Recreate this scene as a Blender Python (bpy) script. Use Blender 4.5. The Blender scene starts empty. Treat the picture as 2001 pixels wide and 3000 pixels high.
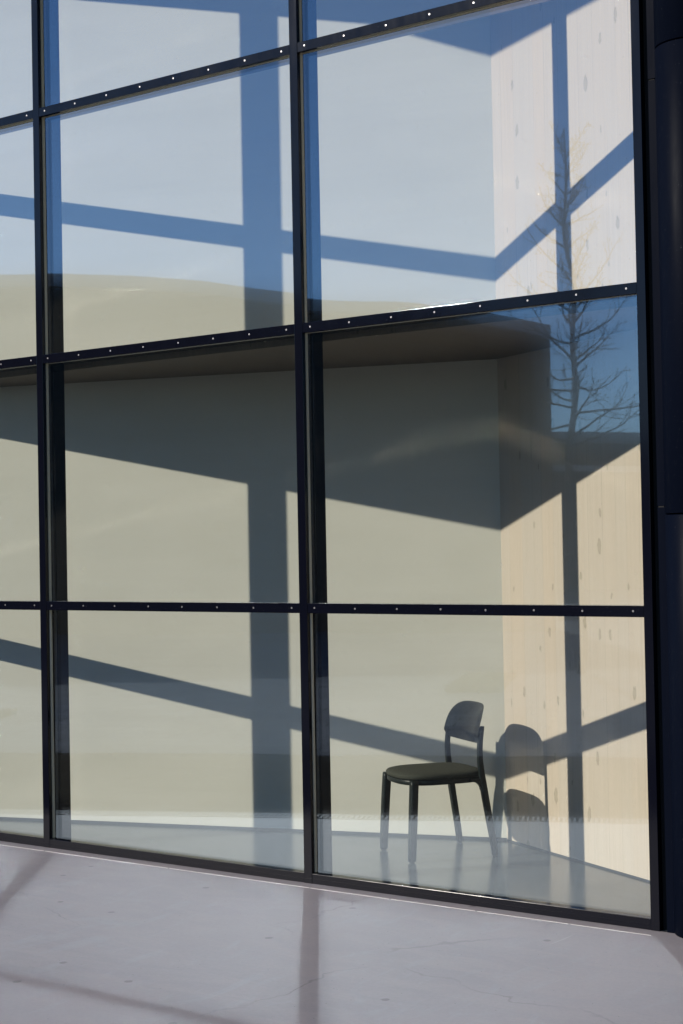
import bpy, bmesh, math, random
from mathutils import Vector, Matrix, noise

random.seed(11)
C = bpy.context.scene.collection
SC = bpy.context.scene

# ------------------------------------------------------------------ camera
# world frame: x along the glass facade, y into the building, z up
PHI, D0 = -0.6440, 7.7184
PITCH, ROLL = 0.0208, -0.0187
r_ = Vector((math.cos(PHI), -math.sin(PHI), 0)); f_ = Vector((math.sin(PHI), math.cos(PHI), 0)); z_ = Vector((0, 0, 1))
fw = f_ * math.cos(PITCH) + z_ * math.sin(PITCH)
up = -f_ * math.sin(PITCH) + z_ * math.cos(PITCH)
xr = r_ * math.cos(ROLL) + up * math.sin(ROLL)
yr = -r_ * math.sin(ROLL) + up * math.cos(ROLL)
cam_loc = Vector((-D0 * math.sin(PHI), -D0 * math.cos(PHI), 1.6))
cd = bpy.data.cameras.new('camera'); cam = bpy.data.objects.new('camera', cd); C.objects.link(cam)
cd.sensor_fit = 'VERTICAL'; cd.sensor_height = 36; cd.lens = 57.845; cd.clip_end = 2000; cd.clip_start = 0.05
M = Matrix.Identity(4)
for i in range(3):
    M[i][0] = xr[i]; M[i][1] = yr[i]; M[i][2] = -fw[i]; M[i][3] = cam_loc[i]
cam.matrix_world = M
SC.camera = cam

# ------------------------------------------------------------------ light
SUN = Vector((0.6131, 0.7900, -0.5246)).normalized()      # direction the light travels
EL = math.asin(-SUN.z)
sd = bpy.data.lights.new('sun', 'SUN'); sd.energy = 5.0; sd.angle = math.radians(0.53); sd.color = (1.0, 0.93, 0.83)
so = bpy.data.objects.new('sun', sd); C.objects.link(so)
so.rotation_euler = SUN.to_track_quat('-Z', 'Y').to_euler()
w = bpy.data.worlds.new('World'); SC.world = w; w.use_nodes = True
nt = w.node_tree; nt.nodes.clear()
wo = nt.nodes.new('ShaderNodeOutputWorld'); bg = nt.nodes.new('ShaderNodeBackground'); sk = nt.nodes.new('ShaderNodeTexSky')
sk.sky_type = 'NISHITA'; sk.sun_disc = False; sk.sun_elevation = EL
sk.sun_rotation = math.atan2(-SUN.x, -SUN.y)
sk.air_density = 0.95; sk.dust_density = 0.0; sk.ozone_density = 6.0; sk.altitude = 300
bg.inputs['Strength'].default_value = 0.082
nt.links.new(sk.outputs[0], bg.inputs[0]); nt.links.new(bg.outputs[0], wo.inputs[0])
SC.view_settings.view_transform = 'Standard'; SC.view_settings.look = 'None'
SC.view_settings.exposure = 0.98; SC.view_settings.gamma = 1.0
cy = SC.cycles
cy.use_denoising = True
cy.max_bounces = 12; cy.diffuse_bounces = 4; cy.glossy_bounces = 6; cy.transparent_max_bounces = 24; cy.transmission_bounces = 6
cy.caustics_reflective = True
cy.blur_glossy = 0.0             # keep the sun glint thrown back by the panes onto the slab
cy.sample_clamp_indirect = 0.0
cy.use_guiding = True; cy.use_surface_guiding = True; cy.use_volume_guiding = False; cy.guiding_training_samples = 128

# ------------------------------------------------------------------ helpers
def link(o): C.objects.link(o); return o
def tag(o, label=None, cat=None, group=None, kind=None):
    if label: o['label'] = label
    if cat: o['category'] = cat
    if group: o['group'] = group
    if kind: o['kind'] = kind
    return o
def empty(name, loc=(0, 0, 0), rz=0.0):
    o = bpy.data.objects.new(name, None); o.empty_display_size = 0.2
    o.location = loc; o.rotation_euler = (0, 0, rz); return link(o)
def obj(name, bm, mats, parent=None, smooth=False, loc=None, rz=None):
    me = bpy.data.meshes.new(name); bm.normal_update(); bm.to_mesh(me); bm.free()
    for m in (mats if isinstance(mats, (list, tuple)) else [mats]): me.materials.append(m)
    if smooth:
        for p in me.polygons: p.use_smooth = True
    o = bpy.data.objects.new(name, me); link(o)
    if parent is not None: o.parent = parent
    if loc is not None: o.location = loc
    if rz is not None: o.rotation_euler = (0, 0, rz)
    return o
def box(bm, x0, x1, y0, y1, z0, z1, bev=0.0, mi=0):
    vs = [bm.verts.new((x, y, z)) for z in (z0, z1) for x, y in ((x0, y0), (x1, y0), (x1, y1), (x0, y1))]
    fs = [(0, 3, 2, 1), (4, 5, 6, 7), (0, 1, 5, 4), (1, 2, 6, 5), (2, 3, 7, 6), (3, 0, 4, 7)]
    F = [bm.faces.new([vs[i] for i in f]) for f in fs]
    for f in F: f.material_index = mi
    if bev > 0:
        es = set(e for f in F for e in f.edges)
        bmesh.ops.bevel(bm, geom=list(es), offset=bev, segments=2, affect='EDGES', profile=0.5)
    return F
def prism(bm, pts, z0, z1, mi=0):
    a = [bm.verts.new((x, y, z0)) for x, y in pts]; b = [bm.verts.new((x, y, z1)) for x, y in pts]
    n = len(pts); F = [bm.faces.new(a[::-1]), bm.faces.new(b)]
    for i in range(n): F.append(bm.faces.new((a[i], a[(i + 1) % n], b[(i + 1) % n], b[i])))
    for f in F: f.material_index = mi
    bmesh.ops.recalc_face_normals(bm, faces=F)
    return F
def sheet(bm, pts, z):
    f = bm.faces.new([bm.verts.new((x, y, z)) for x, y in pts]); f.normal_update()
    if f.normal.z < 0: f.normal_flip()
def cyl(bm, c, ax, r, h, n=16, r2=None):
    ax = Vector(ax).normalized(); t = ax.orthogonal().normalized(); s = ax.cross(t); c = Vector(c)
    r2 = r if r2 is None else r2
    a = []; b = []
    for i in range(n):
        d = t * math.cos(2 * math.pi * i / n) + s * math.sin(2 * math.pi * i / n)
        a.append(bm.verts.new(c + d * r)); b.append(bm.verts.new(c + ax * h + d * r2))
    bm.faces.new(a[::-1]); bm.faces.new(b)
    for i in range(n): bm.faces.new((a[i], a[(i + 1) % n], b[(i + 1) % n], b[i]))
def tube(bm, pts, rad, n=6, cap=True):
    rings = []; prev = None
    for i, p in enumerate(pts):
        p = Vector(p)
        d = (Vector(pts[min(i + 1, len(pts) - 1)]) - Vector(pts[max(i - 1, 0)])).normalized()
        if prev is None: t = d.orthogonal().normalized()
        else:
            t = prev - d * prev.dot(d); t = t.normalized() if t.length > 1e-6 else d.orthogonal().normalized()
        prev = t; s = d.cross(t)
        rings.append([bm.verts.new(p + (t * math.cos(2 * math.pi * k / n) + s * math.sin(2 * math.pi * k / n)) * rad[i]) for k in range(n)])
    for a, b in zip(rings, rings[1:]):
        for k in range(n): bm.faces.new((a[k], a[(k + 1) % n], b[(k + 1) % n], b[k]))
    if cap: bm.faces.new(rings[0][::-1]); bm.faces.new(rings[-1])

# ------------------------------------------------------------------ materials
class N:
    def __init__(s, name):
        s.m = bpy.data.materials.new(name); s.m.use_nodes = True; s.t = s.m.node_tree; s.t.nodes.clear()
        s.out = s.t.nodes.new('ShaderNodeOutputMaterial')
    def n(s, typ, **kw):
        x = s.t.nodes.new('ShaderNode' + typ)
        for k, v in kw.items():
            if hasattr(x, k): setattr(x, k, v)
            else: x.inputs[k].default_value = v
        return x
    def l(s, a, b): s.t.links.new(a, b)
    def set(s, node, key, v):
        if hasattr(v, 'links') or hasattr(v, 'is_linked'): s.l(v, node.inputs[key])
        else: node.inputs[key].default_value = v
    def math(s, op, a, b=0.0, c=None):
        x = s.t.nodes.new('ShaderNodeMath'); x.operation = op; s.set(x, 0, a); s.set(x, 1, b)
        if c is not None: s.set(x, 2, c)
        return x.outputs[0]
    def obj(s): return s.n('TexCoord').outputs['Object']
    def sep(s, v):
        x = s.n('SeparateXYZ'); s.l(v, x.inputs[0]); return x.outputs
    def comb(s, x=0.0, y=0.0, z=0.0):
        c = s.n('CombineXYZ'); s.set(c, 0, x); s.set(c, 1, y); s.set(c, 2, z); return c.outputs[0]
    def scale(s, v, sc):
        x = s.n('Mapping'); s.l(v, x.inputs['Vector']); x.inputs['Scale'].default_value = sc; return x.outputs[0]
    def noise(s, v, sc, det=4, rough=.5, dist=0.0):
        x = s.n('TexNoise'); s.l(v, x.inputs['Vector']); x.inputs['Scale'].default_value = sc
        x.inputs['Detail'].default_value = det; x.inputs['Roughness'].default_value = rough; x.inputs['Distortion'].default_value = dist
        return x.outputs['Fac']
    def ramp(s, f, a, b, lo=0.0, hi=1.0):
        x = s.n('MapRange'); x.clamp = True; s.set(x, 'Value', f)
        x.inputs['From Min'].default_value = a; x.inputs['From Max'].default_value = b
        x.inputs['To Min'].default_value = lo; x.inputs['To Max'].default_value = hi; return x.outputs[0]
    def mix(s, f, a, b, mode='MIX'):
        x = s.t.nodes.new('ShaderNodeMix'); x.data_type = 'RGBA'; x.blend_type = mode
        s.set(x, 0, f)
        for i, v in ((6, a), (7, b)):
            if isinstance(v, tuple) and len(v) == 3: v = v + (1,)
            s.set(x, i, v)
        return x.outputs[2]
    def principled(s, col, rough=.5, spec=.5, metal=0.0, bump=None, bstr=.2, bdist=.01, coat=0.0):
        p = s.n('BsdfPrincipled')
        if isinstance(col, tuple) and len(col) == 3: col = col + (1,)
        s.set(p, 'Base Color', col); s.set(p, 'Roughness', rough); s.set(p, 'Specular IOR Level', spec); s.set(p, 'Metallic', metal)
        s.set(p, 'Coat Weight', coat)
        if bump is not None:
            b = s.n('Bump'); b.inputs['Strength'].default_value = bstr; b.inputs['Distance'].default_value = bdist
            s.l(bump, b.inputs['Height']); s.l(b.outputs[0], p.inputs['Normal'])
        s.l(p.outputs[0], s.out.inputs[0]); return p

def glass_mat(name, R0, K, gcol, tcol, warp=0.0, rough=0.012, beck=False, dust=False):
    m = N(name)
    lw = m.n('LayerWeight'); lw.inputs['Blend'].default_value = 0.5
    f = m.math('POWER', lw.outputs['Facing'], 3.0)
    f = m.math('MULTIPLY_ADD', f, K, R0)
    f = m.math('MINIMUM', f, 0.95)
    tr = m.n('BsdfTransparent'); tr.inputs[0].default_value = tcol + (1,)
    gl = m.n('BsdfAnisotropic') if hasattr(bpy.types, 'ShaderNodeBsdfAnisotropic') else m.n('BsdfGlossy')
    gl.inputs['Color'].default_value = gcol + (1,); gl.inputs['Roughness'].default_value = rough; gl.distribution = 'BECKMANN' if beck else 'GGX'
    if warp > 0:
        oc = m.obj()
        h = m.noise(m.scale(oc, (1.1, 1.1, .7)), 1.0, 1, .3)
        b = m.n('Bump'); b.inputs['Strength'].default_value = 1.0; b.inputs['Distance'].default_value = warp
        m.l(h, b.inputs['Height']); m.l(b.outputs[0], gl.inputs['Normal'])
    mx = m.n('MixShader'); m.l(f, mx.inputs[0]); m.l(tr.outputs[0], mx.inputs[1]); m.l(gl.outputs[0], mx.inputs[2])
    res = mx.outputs[0]
    if dust:                      # rain spots, specks and a few wipe marks on the outer face
        oc = m.obj(); so3 = m.sep(oc); uz = m.comb(so3[0], so3[2], 0.0)
        def specks(sc, r, keep):
            v = m.n('TexVoronoi'); v.voronoi_dimensions = '2D'; v.inputs['Scale'].default_value = sc; m.l(uz, v.inputs['Vector'])
            cc = m.sep(v.outputs['Color'])
            return m.math('MULTIPLY', m.ramp(v.outputs['Distance'], r * .6, r, 1, 0), m.math('GREATER_THAN', cc[0], keep))
        a1 = specks(46.0, .075, .86); a2 = specks(7.0, .016, .55)
        st = m.math('MULTIPLY', m.ramp(m.noise(m.comb(m.math('MULTIPLY', so3[0], 26), m.math('MULTIPLY', so3[2], 2.2), 0.0), 1.0, 3, .6), .55, .8), .0035)
        dk = m.math('MAXIMUM', m.math('MULTIPLY', a1, .05), m.math('MULTIPLY', a2, .28))
        dk = m.math('ADD', dk, st)
        df = m.n('BsdfDiffuse'); df.inputs[0].default_value = (.55, .53, .48, 1)
        m2 = m.n('MixShader'); m.l(dk, m2.inputs[0]); m.l(res, m2.inputs[1]); m.l(df.outputs[0], m2.inputs[2]); res = m2.outputs[0]
    m.l(res, m.out.inputs[0])
    return m.m
M_GLASS = glass_mat('coated_glass', 0.105, 0.68, (.64, .81, 1.0), (.95, .96, .94), 0.0022, dust=True)
M_GLASS2 = glass_mat('clear_glass', 0.10, 0.10, (.78, .86, 1.0), (.96, .97, .955), 0.0, 0.09, True)

def metal_mat(name, col, rough, spec=.5):
    m = N(name); oc = m.obj()
    n1 = m.noise(oc, 90, 3, .6); n2 = m.noise(m.scale(oc, (6, 6, 1.2)), 2.0, 4, .6)
    sc = m.noise(m.scale(oc, (260, 260, 14)), 1.0, 2, .5)
    scr = m.ramp(sc, .70, .80)
    speck = m.ramp(m.noise(oc, 210, 1, .5), .765, .82)
    c = m.mix(m.math('MULTIPLY', speck, .35), col, (.16, .165, .19))
    c = m.mix(m.math('MULTIPLY', m.math('MULTIPLY', scr, m.ramp(n2, .52, .72)), .22), c, (.06, .06, .09))
    m.principled(c, m.ramp(n2, .3, .7, rough * .8, rough * 1.3), spec, 0.0, n1, .06, .001)
    return m.m
M_BLACK = metal_mat('black_powder_coat', (.0018, .0021, .0046), .100, .18)
M_BLACK2 = metal_mat('black_gloss_cladding', (.0014, .0022, .0052), .40, .01)
def plain(name, col, rough=.6, spec=.4, metal=0.0):
    m = N(name); n = m.noise(m.obj(), 40, 3, .5)
    c = m.mix(m.ramp(n, .3, .7, 0, .25), col, tuple(v * .8 for v in col))
    m.principled(c, rough, spec, metal); return m.m
M_RAIL = metal_mat('satin_black_rail', (.004, .0045, .006), .075, .60)
M_GASKET = plain('rubber_gasket', (.006, .006, .006), .8, .2)
M_SPACER = plain('pale_spacer', (.42, .40, .33), .5, .4)
M_GALV = plain('galvanised_steel', (.085, .09, .10), .6, .1, .0)
M_STEEL = plain('stainless_steel', (.34, .33, .33), .35, .5, .8)
M_CAUSTIC = plain('caustic_line_pale', (.42, .38, .37), .5, .4, .2)  # pale colour imitating sunlight reflected onto the slab
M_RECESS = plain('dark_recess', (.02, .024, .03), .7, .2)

def slab_mat():
    m = N('power_floated_concrete'); oc = m.obj()
    a = m.noise(oc, .9, 5, .55, .6); b = m.noise(m.scale(oc, (1.0, 3.2, 1)), 2.2, 5, .6, 1.0); f = m.noise(oc, 60, 3, .6)
    c = m.mix(m.ramp(a, .3, .7), (.103, .098, .109), (.122, .114, .124))
    c = m.mix(m.ramp(b, .42, .64, 0, .65), c, (.128, .116, .124))
    c = m.mix(m.ramp(m.noise(m.scale(oc, (2.4, .8, 1)), 2.7, 4, .65, 1.6), .54, .78, 0, .5), c, (.128, .136, .156))
    c = m.mix(m.ramp(f, .35, .75, 0, .16), c, (.055, .053, .057))
    # hairline cracks
    v = m.n('TexVoronoi'); v.feature = 'DISTANCE_TO_EDGE'; v.inputs['Scale'].default_value = .55
    nd = m.n('TexNoise'); m.l(oc, nd.inputs['Vector']); nd.inputs['Scale'].default_value = 3.0; nd.inputs['Detail'].default_value = 6
    ad = m.n('VectorMath'); ad.operation = 'MULTIPLY_ADD'; m.l(nd.outputs['Color'], ad.inputs[0]); ad.inputs[1].default_value = (.35, .35, 0); m.l(oc, ad.inputs[2])
    m.l(ad.outputs[0], v.inputs['Vector'])
    crack = m.ramp(v.outputs['Distance'], 0.0, .0035, 1, 0)
    crack = m.math('MULTIPLY', crack, m.ramp(m.noise(oc, 1.7, 2, .5), .45, .62))
    c = m.mix(m.math('MULTIPLY', crack, .55), c, (.032, .030, .032))
    # small filled holes and grit
    v2 = m.n('TexVoronoi'); v2.voronoi_dimensions = '2D'; v2.inputs['Scale'].default_value = 2.3; m.l(oc, v2.inputs['Vector'])
    sp = m.sep(v2.outputs['Color'])
    dk = m.math('ADD', v2.outputs['Distance'], m.math('MULTIPLY_ADD', m.noise(oc, 26, 3, .6), .06, -.03))
    dots = m.math('MULTIPLY', m.ramp(dk, .030, .042, 1, 0), m.math('GREATER_THAN', sp[0], .50))
    c = m.mix(m.math('MULTIPLY', dots, .55), c, (.035, .032, .037))
    v3 = m.n('TexVoronoi'); v3.voronoi_dimensions = '2D'; v3.inputs['Scale'].default_value = 12.0; m.l(oc, v3.inputs['Vector'])
    sp3 = m.sep(v3.outputs['Color'])
    gr = m.math('MULTIPLY', m.ramp(v3.outputs['Distance'], .02, .035, 1, 0), m.math('GREATER_THAN', sp3[1], .86))
    c = m.mix(m.math('MULTIPLY', gr, .7), c, (.018, .016, .016))
    # pale trowel scratches
    sx = m.noise(m.scale(oc, (40, 2.2, 1)), 1.0, 3, .6, .3)
    s2 = m.math('MULTIPLY', m.ramp(sx, .67, .75), m.ramp(m.noise(oc, 2.1, 2, .5), .54, .66))
    c = m.mix(m.math('MULTIPLY', s2, .35), c, (.19, .20, .22))
    p = m.principled(c, .62, .115, 0, f, .12, .002)
    return m.m
M_SLAB = slab_mat()
def pavers(name, c1, c2, mort, sx, sy, rot, bias=0.0, white=0.0):
    m = N(name); oc = m.obj()
    mp = m.n('Mapping'); m.l(oc, mp.inputs['Vector']); mp.inputs['Rotation'].default_value = (0, 0, rot)
    b = m.n('TexBrick'); m.l(mp.outputs[0], b.inputs['Vector']); b.inputs['Scale'].default_value = 1.0
    b.inputs['Color1'].default_value = c1 + (1,); b.inputs['Color2'].default_value = c2 + (1,); b.inputs['Mortar'].default_value = mort + (1,)
    b.inputs['Brick Width'].default_value = sx; b.inputs['Row Height'].default_value = sy; b.inputs['Mortar Size'].default_value = .008; b.inputs['Bias'].default_value = bias
    n = m.noise(oc, 1.3, 4, .6)
    c = m.mix(m.ramp(n, .3, .7, 0, .35), b.outputs['Color'], tuple(v * .7 for v in c1))
    m.principled(c, 1.0, .0); return m.m
GR = math.atan2(.4582, .8888)      # outdoor grid turns against the glass line
M_PAV_D = pavers('dark_pavers', (.034, .030, .024), (.024, .021, .018), (.010, .0095, .009), .30, .15, GR)
M_PAV_L = pavers('pale_pavers', (.210, .213, .222), (.150, .153, .163), (.035, .035, .037), .60, .30, GR)
M_EARTH = plain('gravelled_earth', (.16, .15, .12), .9, .1)

def floor_mat():
    m = N('polished_dark_screed'); oc = m.obj()
    a = m.noise(oc, 1.2, 5, .6, .8); f = m.noise(oc, 45, 3, .6)
    c = m.mix(m.ramp(a, .3, .7), (.024, .030, .034), (.040, .046, .050))
    c = m.mix(m.ramp(f, .4, .8, 0, .2), c, (.07, .075, .075))
    m.principled(c, m.ramp(a, .3, .7, .16, .26), .40, 0, f, .03, .002); return m.m
M_FLOOR = floor_mat()
def plaster_mat():
    m = N('smooth_pale_plaster'); oc = m.obj()
    a = m.noise(m.scale(oc, (.7, .7, 2.4)), 1.4, 4, .5, .3); f = m.noise(oc, 160, 3, .6); st = m.noise(m.scale(oc, (.6, .6, 34)), 1, 2, .5)
    c = m.mix(m.ramp(a, .3, .7), (.405, .392, .345), (.44, .425, .38))
    c = m.mix(m.ramp(st, .4, .7, 0, .10), c, (.36, .35, .31))
    m.principled(c, .85, .2, 0, f, .10, .002); return m.m
M_PLASTER = plaster_mat()
def timber_mat(name, c1, c2, kn, board=.105):
    m = N(name); oc = m.obj(); s = m.sep(oc); u, z = s[0], s[2]
    # boards of uneven width
    uw = m.math('ADD', u, m.math('MULTIPLY', m.math('SINE', m.math('MULTIPLY', u, 17.0)), .014))
    q = m.math('DIVIDE', uw, board); idx = m.math('FLOOR', q); fr = m.math('SUBTRACT', q, idx)
    wn = m.n('TexWhiteNoise'); wn.noise_dimensions = '1D'; m.l(idx, wn.inputs['W'])
    joint = m.math('LESS_THAN', m.math('MINIMUM', fr, m.math('SUBTRACT', 1.0, fr)), .013)
    jvis = m.ramp(m.noise(m.comb(idx, 0.0, m.math('MULTIPLY', z, .9)), 1.0, 2, .5), .42, .62, .12, 1.0)
    v = m.comb(m.math('MULTIPLY', u, 60), 0.0, m.math('ADD', m.math('MULTIPLY', z, 1.3), m.math('MULTIPLY', wn.outputs[0], 40)))
    g1 = m.noise(v, 1.0, 4, .6, .5)
    v2 = m.comb(m.math('MULTIPLY', u, 240), 0.0, m.math('MULTIPLY', z, 3.0)); g2 = m.noise(v2, 1.0, 2, .5)
    c = m.mix(m.ramp(g1, .3, .7), c1, c2)
    c = m.mix(m.ramp(g2, .42, .75, 0, .12), c, tuple(a * .72 for a in c1))
    tint = m.mix(wn.outputs[0], (1.0, .955, .92), (.95, .955, .975))
    c = m.mix(.8, c, tint, 'MULTIPLY')
    # knots
    vo = m.n('TexVoronoi'); vo.voronoi_dimensions = '2D'; vo.inputs['Scale'].default_value = 1.0
    m.l(m.comb(m.math('MULTIPLY', u, 7.5), m.math('MULTIPLY', z, 3.1), 0.0), vo.inputs['Vector'])
    cs = m.sep(vo.outputs['Color'])
    rad = m.math('MULTIPLY_ADD', cs[1], .095, .02)
    wob = m.math('MULTIPLY_ADD', m.noise(m.scale(oc, (70, 70, 34)), 1.0, 3, .6), .22, -.11)
    dk = m.math('ADD', vo.outputs['Distance'], wob)
    k = m.math('MULTIPLY', m.math('LESS_THAN', dk, rad), m.math('GREATER_THAN', cs[0], .45))
    c = m.mix(m.math('MULTIPLY', k, .42), c, kn)
    ring = m.math('MULTIPLY', m.math('LESS_THAN', m.math('ABSOLUTE', m.math('SUBTRACT', dk, rad)), .012), m.math('GREATER_THAN', cs[0], .45))
    c = m.mix(m.math('MULTIPLY', ring, .35), c, tuple(a * .5 for a in kn))
    # short checks (drying cracks)
    ck = m.noise(m.comb(m.math('MULTIPLY', u, 120), 0.0, m.math('MULTIPLY', z, 2.2)), 1.0, 1, .5)
    c = m.mix(m.math('MULTIPLY', m.ramp(ck, .76, .80), .5), c, tuple(a * .4 for a in kn))
    c = m.mix(m.math('MULTIPLY', m.math('MULTIPLY', joint, jvis), .50), c, tuple(a * .45 for a in c1))
    m.principled(c, .62, .25, 0, g1, .05, .002); return m.m
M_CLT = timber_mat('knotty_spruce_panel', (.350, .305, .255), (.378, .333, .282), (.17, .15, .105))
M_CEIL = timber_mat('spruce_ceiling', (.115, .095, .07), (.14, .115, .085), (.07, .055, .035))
M_CLAD = timber_mat('weathered_cladding', (.050, .047, .038), (.065, .060, .048), (.03, .027, .02), .45)
M_CLADT = plain('grey_parapet_metal', (.22, .23, .24), .5, .4)

# ------------------------------------------------------------------ setting: ground
WD = Vector((.8888, -.4582)); WN = Vector((.4582, .8888))
G0 = Vector((-1.6, -1.44))                                  # a point on the drain line
def gp(t, off=0.0): p = G0 + WD * t - WN * off; return (p.x, p.y)
bm = bmesh.new(); sheet(bm, [(-400, -400), (400, -400), (400, 400), (-400, 400)], -.030)
tag(obj('ground', bm, M_EARTH), kind='structure')
bm = bmesh.new(); prism(bm, [gp(-40, .16), gp(40, .16), gp(40, 3.2), gp(-40, 3.2)], -.028, -.004)
tag(obj('pavement', bm, M_PAV_D), kind='structure')
bm = bmesh.new(); prism(bm, [gp(-60, 3.2), gp(60, 3.2), gp(60, 34), gp(-60, 34)], -.026, .000)
tag(obj('plaza_paving', bm, M_PAV_L), kind='structure')
bm = bmesh.new()
prism(bm, [gp(-3.2), gp(14.0), (14, .02), (-4.55, .02), (-4.55, .0)], -.12, 0.0)
tag(obj('forecourt_slab', bm, M_SLAB), kind='structure')
bm = bmesh.new()
prism(bm, [(-4.6, .021), (3.2, .021), (3.2, 3.0), (-4.6, 3.0)], -.12, .002)
tag(obj('floor', bm, M_FLOOR), kind='structure')

# pale strip standing in for the caustic line thrown on the slab: laid in lengths
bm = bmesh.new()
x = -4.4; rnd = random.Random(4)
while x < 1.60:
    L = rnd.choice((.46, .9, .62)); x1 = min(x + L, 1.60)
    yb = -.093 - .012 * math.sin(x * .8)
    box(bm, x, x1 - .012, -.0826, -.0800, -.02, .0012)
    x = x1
tag(obj('caustic_strip', bm, M_CAUSTIC), 'thin pale strip standing in for the line of reflected sunlight on the slab along the foot of the glass', 'caustic strip')

# drain grate
t = empty('drain_channel', (G0.x, G0.y, 0), math.atan2(WD.y, WD.x))
tag(t, 'long slotted metal drain seen reflected low in the glass between slab and dark pavers', 'drain')
bm = bmesh.new()
box(bm, -9, 9, -.018, -.004, -.10, .004); box(bm, -9, 9, -.156, -.142, -.10, .004)
obj('channel_edge', bm, M_GALV, t)
bm = bmesh.new()
k = -5.0
while k < 6.0:
    v = [bm.verts.new(p) for p in ((k, -.142, .003), (k + .013, -.142, .003), (k + .013, -.018, .003), (k, -.018, .003),
                                   (k, -.142, -.02), (k + .013, -.142, -.02), (k + .013, -.018, -.02), (k, -.018, -.02))]
    for f in ((0, 1, 2, 3), (7, 6, 5, 4), (0, 4, 5, 1), (1, 5, 6, 2), (2, 6, 7, 3), (3, 7, 4, 0)): bm.faces.new([v[i] for i in f])
    k += .030
obj('grate_bars', bm, M_GALV, t)
bm = bmesh.new(); box(bm, -9, 9, -.142, -.018, -.11, -.09); obj('channel_bed', bm, M_RECESS, t)

# ------------------------------------------------------------------ room behind the glass
CX, CY_ = -.0111, 1.442                                     # inner corner
BV = Vector((.9527, .3039)); WV = Vector((.8888, -.4582))
ROOF = 5.62
rzb = math.atan2(BV.y, BV.x); rzw = math.atan2(WV.y, WV.x)
bm = bmesh.new(); box(bm, -4.52, .10, .0005, .12, .0, ROOF)
o = obj('plaster_wall', bm, M_PLASTER, loc=(CX, CY_, 0), rz=rzb)
tag(o, 'pale plaster wall at the back of the narrow room behind the glass', 'wall')
bm = bmesh.new(); box(bm, 0.0, 2.95, 0.0, .12, .0, ROOF)
o = obj('timber_wall', bm, M_CLT, loc=(CX, CY_, 0), rz=rzw)
tag(o, 'knotty pale spruce panel wall meeting the plaster wall behind the chair', 'wall')
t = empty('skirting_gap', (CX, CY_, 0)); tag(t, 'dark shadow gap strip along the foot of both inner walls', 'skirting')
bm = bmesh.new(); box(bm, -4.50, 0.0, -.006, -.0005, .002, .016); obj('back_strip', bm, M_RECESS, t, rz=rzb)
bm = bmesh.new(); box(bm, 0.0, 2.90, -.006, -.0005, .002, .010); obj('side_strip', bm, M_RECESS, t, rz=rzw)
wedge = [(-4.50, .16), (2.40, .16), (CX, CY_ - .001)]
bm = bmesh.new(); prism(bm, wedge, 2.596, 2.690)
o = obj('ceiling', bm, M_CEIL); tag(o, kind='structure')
# triangular canopy whose edge runs parallel to the timber wall
e0 = Vector((-1.6203, -.6346))
def ep(t): p = e0 + WV * t; return (p.x, p.y)
bm = bmesh.new(); prism(bm, [ep(-1.3), ep(5.2), (3.4, 3.2), (-4.7, 3.2), (-4.7, -.02), ep(-1.36)], ROOF, ROOF + .22)
o = obj('canopy_roof', bm, M_BLACK)
tag(o, 'flat dark roof with a slanting canopy edge above the glass front', 'roof')

# ------------------------------------------------------------------ glass facade
fac = empty('glass_facade', (0, 0, 0))
tag(fac, 'tall glass front in black metal frames with screwed rails, reflecting sky and tree', 'glass facade')
SL, PW, CW = -2.0618, 1.7986, .0476
mx = [SL - PW, SL, SL + PW]
SR = 1.5478
zt = [1.3074, 2.6468, 3.9962, 5.3440]
TH = .0473
GF, GB = .024, .046
for x0 in mx:
    bm = bmesh.new()
    box(bm, x0, x0 + CW, 0, .018, 0.0, ROOF, .0012)
    o = obj('mullion', bm, M_BLACK, fac)
    bm = bmesh.new(); box(bm, x0 + .002, x0 + CW - .002, .019, .0235, .0, ROOF); obj('gasket', bm, M_GASKET, o)
    bm = bmesh.new(); box(bm, x0 + .001, x0 + CW - .001, GB + .004, .078, .003, ROOF, .001)
    box(bm, x0 - .001, x0 + CW + .001, .0785, .160, .003, ROOF, .002); obj('inner_post', bm, M_BLACK, o)
    bm = bmesh.new()
    for zz in range(0, 1):
        box(bm, x0 + .001, x0 + CW - .001, GF + .002, GB - .002, .05, ROOF)
    obj('spacer', bm, M_SPACER, o)
# right-hand jamb
bm = bmesh.new(); box(bm, SR, SR + .0400, 0, .018, 0.0, ROOF, .0012)
o = obj('jamb', bm, M_BLACK, fac)
bm = bmesh.new(); box(bm, SR + .001, SR + .040, .019, .162, .003, ROOF); obj('inner_post', bm, M_BLACK, o)
# sill
edges = [(-4.5, mx[0])] + [(mx[i] + CW, mx[i + 1] if i < 2 else SR) for i in range(3)]
for a, b in edges:
    bm = bmesh.new()
    box(bm, a + .0005, b - .0005, .001, .030, 0.001, TH, .0012)
    o = obj('sill_rail', bm, M_BLACK, fac)
    bm = bmesh.new(); box(bm, a + .001, b - .001, GB + .002, .130, .003, .030, .001); obj('inner_sill', bm, M_BLACK, o)
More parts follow.
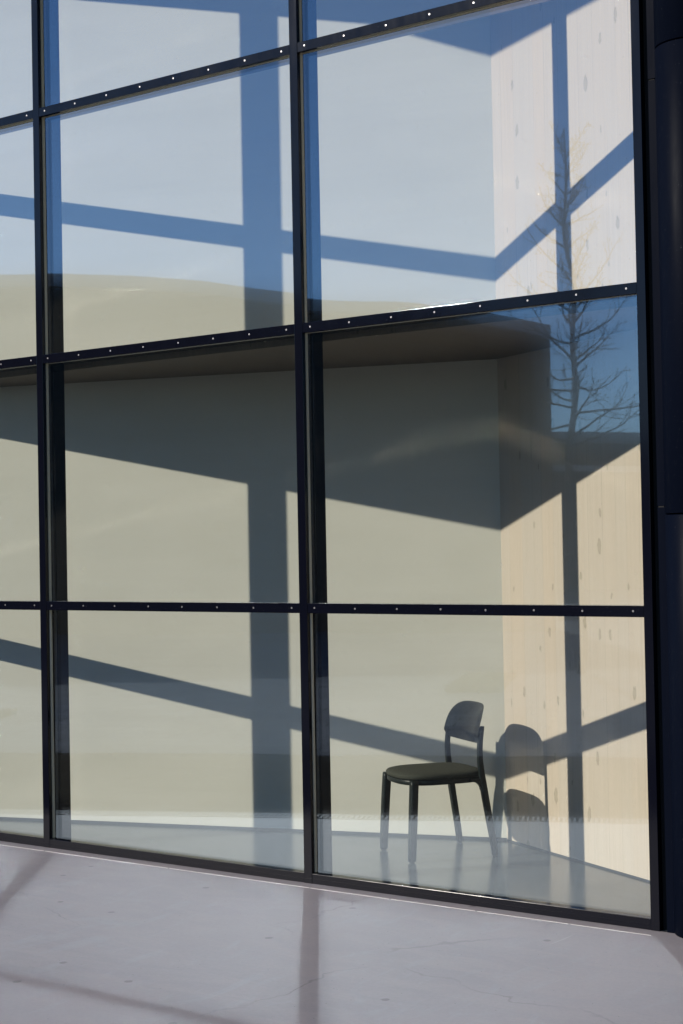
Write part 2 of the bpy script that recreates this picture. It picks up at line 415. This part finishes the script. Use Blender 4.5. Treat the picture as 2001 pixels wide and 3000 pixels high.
# transoms
def screw_mesh():
    bm = bmesh.new()
    cyl(bm, (0, 0, 0), (0, -1, 0), .0044, .0016, 14, .0038)
    o = bpy.data.meshes.new('screw'); 
    bm.faces.ensure_lookup_table()
    cyl(bm, (0, -.0017, 0), (0, -1, 0), .0021, .0002, 8)
    for f in bm.faces:
        if min(v.co.y for v in f.verts) <= -.00165 and max(v.co.y for v in f.verts) <= -.00165: f.material_index = 1
    bm.to_mesh(o); bm.free(); o.materials.append(M_STEEL); o.materials.append(M_GASKET); return o
SM = screw_mesh()
for zi, z in enumerate(zt):
    for ci, (a, b) in enumerate(edges):
        bm = bmesh.new()
        box(bm, a + .0012, b - .0012, .001, .019, z - TH / 2, z + TH / 2, .0012)
        o = obj('transom', bm, M_BLACK, fac)
        bm = bmesh.new(); box(bm, a + .002, b - .002, .0195, GF - .001, z - TH / 2 + .002, z + TH / 2 - .002); obj('gasket', bm, M_GASKET, o)
        bm = bmesh.new(); box(bm, a + .002, b - .002, GF + .002, GB - .002, z - TH / 2 + .001, z + TH / 2 - .001); obj('spacer', bm, M_SPACER, o)
        bm = bmesh.new(); box(bm, a + .002, b - .002, GB + .004, .132, z - TH / 2 + .001, z + TH / 2 - .001, .0015); obj('inner_rail', bm, M_RAIL, o)
        if ci >= 1 and zi < 3:
            n = 8; s0 = a + .045; s1 = b - .045
            for k in range(n):
                so_ = bpy.data.objects.new('screw', SM); C.objects.link(so_); so_.parent = o
                so_.location = (s0 + (s1 - s0) * k / (n - 1) + rnd.uniform(-.004, .004), .0008, z + .001 + rnd.uniform(-.0012, .0012))
                so_.rotation_euler = (0, rnd.uniform(0, 3), 0)
# panes (insulated units): coated outer face, clear inner face
zr = [TH] + zt + [ROOF]
tilt = {(3, 2): math.radians(.06), (3, 1): math.radians(-.02), (2, 2): math.radians(.0)}
for ci, (a, b) in enumerate(edges):
    for ri in range(5):
        z0 = (zr[ri] + TH / 2 if ri else TH) - .006; z1 = zr[ri + 1] - TH / 2 + .006
        if ri == 4: z1 = ROOF
        bm = bmesh.new()
        hw = (b - a) / 2 + .0065
        if ri == 0: z0 = TH - .008
        F = box(bm, -hw, hw, GF - (GF + GB) / 2, GB - (GF + GB) / 2, 0, z1 - z0, 0, 1)
        F[2].material_index = 0
        # shrink into the rebate so neighbouring panes never touch
        o = obj('glass_pane', bm, [M_GLASS, M_GLASS2], fac, loc=((a + b) / 2, (GF + GB) / 2, z0), rz=tilt.get((ri + 1, ci - 1), 0.0))
        o.rotation_euler.x = math.radians((-.34, .10, -.02, .03, .0)[ri] + (.02, -.03, .015, -.01)[ci])

# flat cladding panel and round column at the right end
t = empty('cladding_panel', (1.60, .0, 0)); tag(t, 'narrow flat black metal panel between the glass jamb and the round column', 'panel')
zs = [0.0, 1.90 - .30, 3.53, ROOF]
for z0, z1 in ((0.001, 1.735), (1.740, 3.495), (3.500, ROOF)):
    bm = bmesh.new(); box(bm, .020, .085, .0, .012, z0, z1, .0012); obj('metal_sheet', bm, M_BLACK2, t)
bm = bmesh.new(); box(bm, -.010, .16, .030, .20, .001, ROOF); obj('backing', bm, M_GASKET, t)
t = empty('round_column', (1.785, .071, 0)); tag(t, 'glossy black round metal column clad in stacked sections at the right edge', 'column')
def colseg(z0, z1):
    bm = bmesh.new(); n = 72; R = .150
    prof = [(R - .003, z0), (R, z0 + .003), (R, z1 - .003), (R - .003, z1)]
    rings = [[bm.verts.new((r * math.cos(2 * math.pi * k / n), r * math.sin(2 * math.pi * k / n), z)) for k in range(n)] for r, z in prof]
    for a, b in zip(rings, rings[1:]):
        for k in range(n): bm.faces.new((a[k], a[(k + 1) % n], b[(k + 1) % n], b[k]))
    bm.faces.new(rings[0][::-1]); bm.faces.new(rings[-1]); return bm
for z0, z1 in ((.001, 1.703), (1.7075, 3.615), (3.6195, ROOF)):
    obj('column_section', colseg(z0, z1), M_BLACK2, t, smooth=True)

# ------------------------------------------------------------------ chair
def stain():
    m = N('dark_green_black_stained_wood'); oc = m.obj()
    g = m.noise(m.scale(oc, (140, 140, 5)), 1, 3, .6)
    c = m.mix(m.ramp(g, .35, .65), (.0035, .0060, .0060), (.0065, .0100, .0098))
    m.principled(c, .42, .22, 0, g, .05, .001); return m.m
def ply():
    m = N('dark_stained_plywood'); oc = m.obj()
    g = m.noise(m.scale(oc, (7, 7, 150)), 1, 3, .6)
    c = m.mix(m.ramp(g, .35, .65), (.0028, .0042, .0052), (.0060, .0080, .0092))
    m.principled(c, .22, .14, 0, g, .04, .001); return m.m
def felt():
    m = N('grey_green_wool'); oc = m.obj()
    g = m.noise(oc, 420, 3, .7); h = m.noise(oc, 130, 3, .7)
    c = m.mix(m.ramp(g, .35, .68), (.012, .0135, .011), (.068, .070, .058))
    c = m.mix(m.ramp(h, .45, .7, 0, .4), c, (.018, .020, .015))
    m.principled(c, .95, .1, 0, g, .5, .003); return m.m
M_CH, M_PLY, M_FELT = stain(), ply(), felt()
th = math.radians(5.3)
fx = Vector((.784, -.62)); fy = Vector((-.62, -.784)); fx2 = fx * math.cos(th) - fy * math.sin(th)
ch = empty('chair', (-.1425, .948, .002), math.atan2(fx2.y, fx2.x))
tag(ch, 'dark stained wooden chair with grey wool seat standing behind the glass', 'chair')
# chair coordinates (x across, y to the front) are laid down with the front at local -y
def L(x, y, z): return Vector((x, -y, z))
def bar(bm, pts, hw, hd, n=8, e=4.0):
    """superelliptic bar: pts (x,y,z) in chair coordinates, half widths across x / y"""
    rings = []
    for i, p in enumerate(pts):
        w_ = hw[i] if isinstance(hw, (list, tuple)) else hw; d_ = hd[i] if isinstance(hd, (list, tuple)) else hd
        r = []
        for k in range(n * 2):
            a = 2 * math.pi * (k + .5) / (n * 2); c_, s_ = math.cos(a), math.sin(a)
            r.append(bm.verts.new(L(p[0] + w_ * math.copysign(abs(c_) ** (2 / e), c_), p[1] + d_ * math.copysign(abs(s_) ** (2 / e), s_), p[2])))
        rings.append(r)
    m_ = len(rings[0])
    for a, b in zip(rings, rings[1:]):
        for k in range(m_): bm.faces.new((a[k], a[(k + 1) % m_], b[(k + 1) % m_], b[k]))
    bm.faces.new(rings[0][::-1]); bm.faces.new(rings[-1])
    bmesh.ops.recalc_face_normals(bm, faces=bm.faces[:])
def glide(x, y, o):
    bm = bmesh.new(); p = L(x, y, 0); cyl(bm, (p.x, p.y, 0), (0, 0, 1), .013, .008, 14)
    obj('floor_glide', bm, M_GASKET, o)
def lerp(a, b, t): return a + (b - a) * t
for s in (-1, 1):
    bm = bmesh.new()
    bar(bm, [(s * .194, .213, .008), (s * .193, .207, .12), (s * .190, .199, .26), (s * .186, .191, .385), (s * .185, .189, .408)],
        [.0165, .0175, .019, .0195, .019], [.0195, .0205, .0215, .0215, .021])
    o = obj('leg', bm, M_CH, ch, smooth=True); glide(s * .194, .213, o)
    # rear leg sweeping up into the back post
    prof = [(.008, -.236, .222, .0155), (.10, -.223, .219, .0165), (.20, -.207, .215, .0175), (.30, -.191, .211, .0180), (.37, -.181, .208, .0180),
            (.43, -.174, .206, .0160), (.49, -.168, .205, .0145), (.55, -.168, .204, .0135), (.60, -.173, .203, .0130), (.645, -.181, .202, .0115), (.664, -.186, .201, .0085)]
    bm = bmesh.new()
    bar(bm, [(s * x, y, z) for z, y, x, w_ in prof], [.0125 if z > .4 else .0155 for z, y, x, w_ in prof], [w_ for z, y, x, w_ in prof])
    o = obj('leg', bm, M_CH, ch, smooth=True); glide(s * .222, -.236, o)
# seat frame: apron ring following the seat outline
def outline(s, n=56):
    pts = []
    for k in range(n):
        a = 2 * math.pi * k / n; c_, q = math.cos(a), math.sin(a)
        e = 3.6
        x = .205 * math.copysign(abs(c_) ** (2 / e), c_); y = .215 * math.copysign(abs(q) ** (2 / (3.0 if q > 0 else 4.2)), q)
        x *= 1.0 + .03 * (y / .2)
        if y > 0: y += .022 * (1 - (x / .21) ** 2)
        pts.append((x * s, (y - .004) * s + .004 * (1 - s)))
    return pts
def ring_solid(levels, name, mat, parent, smooth=True, dome=0.0):
    bm = bmesh.new(); rings = []
    for s, z in levels:
        rings.append([bm.verts.new(L(x, y, z + dome * 0)) for x, y in outline(s)])
    n = len(rings[0])
    for a, b in zip(rings, rings[1:]):
        for k in range(n): bm.faces.new((a[k], a[(k + 1) % n], b[(k + 1) % n], b[k]))
    bm.faces.new(rings[0][::-1]); bm.faces.new(rings[-1])
    bmesh.ops.recalc_face_normals(bm, faces=bm.faces[:])
    return obj(name, bm, mat, parent, smooth=smooth)
ring_solid([(.90, .380), (.985, .381), (.998, .385), (.998, .403), (.985, .4065), (.5, .4065)], 'seat_frame', M_CH, ch)
ring_solid([(.96, .4075), (1.004, .409), (1.022, .417), (1.020, .428), (.985, .4355), (.90, .4405), (.72, .4445), (.45, .4470), (.2, .4480), (.05, .4480)], 'seat', M_FELT, ch)
# curved brackets where the side rails meet the rear legs
for s in (-1, 1):
    bm = bmesh.new(); prev = []
    path = []
    for k in range(8):
        a = k / 7 * math.pi / 2
        path.append((-.115 - .052 * math.sin(a), .386 - .045 * (1 - math.cos(a))))
    top = [(-.115, .400), (-.125, .400), (-.135, .400), (-.145, .400), (-.158, .400), (-.170, .398), (-.180, .385), (-.183, .345)]
    for (y, z), (y2, z2) in zip(path, top):
        prev.append([bm.verts.new(L(s * (.206 + dx), yy, zz)) for dx, yy, zz in ((-.011, y, z), (.011, y, z), (.011, y2, z2), (-.011, y2, z2))])
    for a, b in zip(prev, prev[1:]):
        for k in range(4): bm.faces.new((a[k], a[(k + 1) % 4], b[(k + 1) % 4], b[k]))
    bm.faces.new(prev[0]); bm.faces.new(prev[-1][::-1])
    bmesh.ops.recalc_face_normals(bm, faces=bm.faces[:])
    obj('rail_bracket', bm, M_CH, ch)
# backrest: bent plywood shell with a domed top
bm = bmesh.new(); nu, nv = 40, 18; T = .0075
def back_pt(u, v):
    # u -1..1 across, v 0..1 up
    e = 3.2
    topz = .640 + .130 * (max(0.0, 1 - abs(u) ** 4.6)) ** (1 / 2.2)
    botz = .567 + .014 * u * u + .026 * (max(0, abs(u) - .82) / .18) ** 2
    z = lerp(botz, topz, v)
    x = .214 * u * (1.0 - .02 * v)
    y = -.154 - .042 * (1 - u * u) - .30 * max(0, z - .62) ** 1.0 * .9 - .9 * max(0, z - .66) ** 2 - .05 * (.62 - z if z < .62 else 0)
    return x, y, z
F_, B_ = [], []
for i in range(nu + 1):
    u = -math.cos(math.pi * i / nu) * 1.0
    fr, bk = [], []
    for j in range(nv + 1):
        v = j / nv; x, y, z = back_pt(u, v)
        ed = min(1.0, 6 * min(v, 1 - v) + .25) * min(1.0, 8 * (1 - abs(u)) + .25)
        fr.append(bm.verts.new(L(x, y + T * .5 * ed, z))); bk.append(bm.verts.new(L(x, y - T * .5 * ed, z)))
    F_.append(fr); B_.append(bk)
for i in range(nu):
    for j in range(nv):
        bm.faces.new((F_[i][j], F_[i + 1][j], F_[i + 1][j + 1], F_[i][j + 1]))
        bm.faces.new((B_[i][j], B_[i][j + 1], B_[i + 1][j + 1], B_[i + 1][j]))
    bm.faces.new((F_[i][0], B_[i][0], B_[i + 1][0], F_[i + 1][0])); bm.faces.new((F_[i][nv], F_[i + 1][nv], B_[i + 1][nv], B_[i][nv]))
for j in range(nv):
    bm.faces.new((F_[0][j], F_[0][j + 1], B_[0][j + 1], B_[0][j])); bm.faces.new((F_[nu][j], B_[nu][j], B_[nu][j + 1], F_[nu][j + 1]))
bmesh.ops.recalc_face_normals(bm, faces=bm.faces[:])
obj('backrest', bm, M_PLY, ch, smooth=True)

# ------------------------------------------------------------------ young bare tree (seen in the glass)
def bark():
    m = N('grey_brown_bark'); n = m.noise(m.scale(m.obj(), (30, 30, 9)), 1, 4, .6)
    m.principled(m.mix(m.ramp(n, .35, .65), (.022, .019, .016), (.050, .044, .038)), .85, .2, 0, n, .3, .004); return m.m
M_BARK = bark()
TX, TY = -6.04, -13.22
tr = empty('bare_tree', (TX, TY, -.02)); tag(tr, 'slender young leafless tree reflected in the right-hand panes', 'tree')
rt = random.Random(21)
H_ = 7.15
trunk = []
for i in range(30):
    z = H_ * i / 29
    wz = .05 * math.sin(z * 1.7 + .6) + .03 * math.sin(z * 4.1)
    trunk.append(Vector((wz * .9, -wz * .6 + .012 * math.sin(z * 6), z)))
trad = [.056 * (1 - i / 29) ** .75 + .006 for i in range(30)]
bm = bmesh.new(); tube(bm, trunk, trad, 10); obj('trunk', bm, M_BARK, tr, smooth=True)
bm = bmesh.new()
def tp(z):
    f = z / H_ * 29; i = min(28, int(f)); return trunk[i].lerp(trunk[i + 1], f - i), trad[i]
def wander(p, d, L_, r0, r1, n, curl, rr, buds=True, depth=0):
    pts = [p.copy()]; rad = [r0]; d = d.normalized(); st = L_ / n
    for i in range(n):
        d = (d + Vector((rr.uniform(-1, 1), rr.uniform(-1, 1), rr.uniform(-.8, .9) + curl)) * .17).normalized()
        p = p + d * st; pts.append(p.copy()); rad.append(r0 + (r1 - r0) * (i + 1) / n)
        if buds and i > 0 and rr.random() < .75:
            o_ = Vector((rr.uniform(-1, 1), rr.uniform(-1, 1), rr.uniform(-.2, 1))).normalized()
            q = p + o_ * rr.uniform(.010, .028)
            tube(bm, [p, p.lerp(q, .6), q], [.0032, .0046, .0062], 4)
    tube(bm, pts, rad, 5 if depth else 6)
    return pts, rad
nb = 52
for k in range(nb):
    z = 2.85 + (H_ - 3.05) * (k / nb) ** 1.0 + rt.uniform(-.05, .05)
    p, r = tp(z); a = k * 2.399 + rt.uniform(-.5, .5)
    f = max(0.0, min(1.0, (z - 2.85) / (H_ - 2.85)))
    L_ = lerp(1.50, .40, f ** .9) * rt.uniform(.7, 1.15)
    el = lerp(.08, .75, f) + rt.uniform(-.15, .28)
    d = Vector((math.cos(a) * math.cos(el), math.sin(a) * math.cos(el), math.sin(el)))
    pts, rad = wander(p, d, L_, min(r * .6, .019), .0038, 12, .20, rt)
    for j in range(2, 12):
        if rt.random() < .72:
            dd = (pts[j] - pts[j - 1]).normalized(); side = dd.cross(Vector((rt.uniform(-1, 1), rt.uniform(-1, 1), rt.uniform(-1, 1)))).normalized()
            p2, r2 = wander(pts[j], dd * .75 + side * .75, L_ * rt.uniform(.2, .48) * (1.15 - j / 14), min(.0065, rad[j] * .6), .0024, 7, .25, rt, True, 1)
            if rt.random() < .5:
                dd = (p2[3] - p2[2]).normalized(); side = dd.cross(Vector((rt.uniform(-1, 1), rt.uniform(-1, 1), 0))).normalized()
                wander(p2[3], dd + side * .9, L_ * .14, .003, .002, 4, .2, rt, True, 1)
obj('crown', bm, M_BARK, tr)

# ------------------------------------------------------------------ buildings across the plaza (seen in the glass)
BD = Vector((.7997, -.6004)).normalized(); BO = Vector((-13.0, -24.5))
sil = [(-20, 6.2), (-15, 7.2), (-11.6, 7.55), (-9.6, 7.50), (-7.4, 7.32), (-5.6, 7.05), (-4.5, 6.90), (-2.6, 6.82), (-1.2, 6.45), (-.5, 6.30), (.22, 6.14)]
def smooth_sil(pts, sub=8):
    out = []
    for i in range(len(pts) - 1):
        p0 = pts[max(i - 1, 0)]; p1 = pts[i]; p2 = pts[i + 1]; p3 = pts[min(i + 2, len(pts) - 1)]
        for k in range(sub):
            t_ = k / sub
            out.append(tuple(.5 * ((2 * p1[j]) + (-p0[j] + p2[j]) * t_ + (2 * p0[j] - 5 * p1[j] + 4 * p2[j] - p3[j]) * t_ ** 2 + (-p0[j] + 3 * p1[j] - 3 * p2[j] + p3[j]) * t_ ** 3) for j in (0, 1)))
    out.append(pts[-1]); return out
hall = empty('curved_roof_hall', (BO.x, BO.y, 0), math.atan2(BD.y, BD.x)); tag(hall, 'long dark hall with a gently curved roofline reflected across the left panes', 'building')
ss = smooth_sil(sil)
bm = bmesh.new()
a = [bm.verts.new((x, 0, z - .28)) for x, z in ss] ; b0 = [bm.verts.new((x, 0, -.02)) for x, z in ss]
a2 = [bm.verts.new((x, -9, z - .28)) for x, z in ss]; b2 = [bm.verts.new((x, -9, -.02)) for x, z in ss]
for i in range(len(ss) - 1):
    bm.faces.new((b0[i], b0[i + 1], a[i + 1], a[i])); bm.faces.new((b2[i + 1], b2[i], a2[i], a2[i + 1])); bm.faces.new((a[i], a[i + 1], a2[i + 1], a2[i]))
bm.faces.new((b0[0], a[0], a2[0], b2[0])); bm.faces.new((b0[-1], b2[-1], a2[-1], a[-1]))
bmesh.ops.recalc_face_normals(bm, faces=bm.faces[:])
obj('wall', bm, M_CLAD, hall)
bm = bmesh.new(); ring = []
for x, z in ss: ring.append([bm.verts.new(p) for p in ((x, .18, z - .26), (x, .18, z), (x, -9.2, z), (x, -9.2, z - .26))])
for p, q in zip(ring, ring[1:]):
    for k in range(4): bm.faces.new((p[k], p[(k + 1) % 4], q[(k + 1) % 4], q[k]))
bm.faces.new(ring[0]); bm.faces.new(ring[-1][::-1]); bmesh.ops.recalc_face_normals(bm, faces=bm.faces[:])
obj('roof', bm, M_CLADT, hall)

low = empty('low_pavilion', (-19.4, -38.6, 0), math.atan2(BD.y, BD.x)); tag(low, 'low flat roofed pavilion reflected beyond the tree at the far right', 'building')
bm = bmesh.new(); box(bm, -6, 16, -7, 0, -.02, 4.45); obj('wall', bm, M_CLAD, low)
bm = bmesh.new(); prism(bm, [(-6.2, .35), (16.2, .35), (16.2, -7.2), (-6.2, -7.2)], 4.45, 4.78); obj('roof', bm, M_CLADT, low)
bm = bmesh.new(); box(bm, -5.5, 15.5, .02, .10, 3.60, 3.78); obj('metal_band', bm, M_STEEL, low)

# planting beds on the plaza
def leaf():
    m = N('ground_cover_leaves'); n = m.noise(m.obj(), 3, 3, .6)
    m.principled(m.mix(m.ramp(n, .3, .7), (.06, .085, .02), (.11, .13, .035)), .7, .2); return m.m
M_LEAF = leaf()
def bed(cx, cy, lx, ly, n, seed):
    rr = random.Random(seed); bm = bmesh.new()
    for i in range(n):
        x = rr.uniform(-lx, lx); y = rr.uniform(-ly, ly); h = rr.uniform(.02, .07)
        a = rr.uniform(0, 6.28); w_ = rr.uniform(.012, .03); dx, dy = math.cos(a) * w_, math.sin(a) * w_
        lx_, ly_ = rr.uniform(-.06, .06), rr.uniform(-.06, .06)
        v = [bm.verts.new(p) for p in ((x - dx, y - dy, 0), (x + dx, y + dy, 0), (x + dx * .6 + lx_, y + dy * .6 + ly_, h), (x - dx * .6 + lx_, y - dy * .6 + ly_, h * 1.05))]
        bm.faces.new(v)
    return obj('ground_cover', bm, M_LEAF, loc=(cx, cy, .001), rz=math.atan2(WD.y, WD.x))
tag(bed(-6.25, -11.1, .30, 1.35, 2600, 3), kind='stuff')
tag(bed(-8.85, -4.42, .95, .42, 2600, 5), kind='stuff')
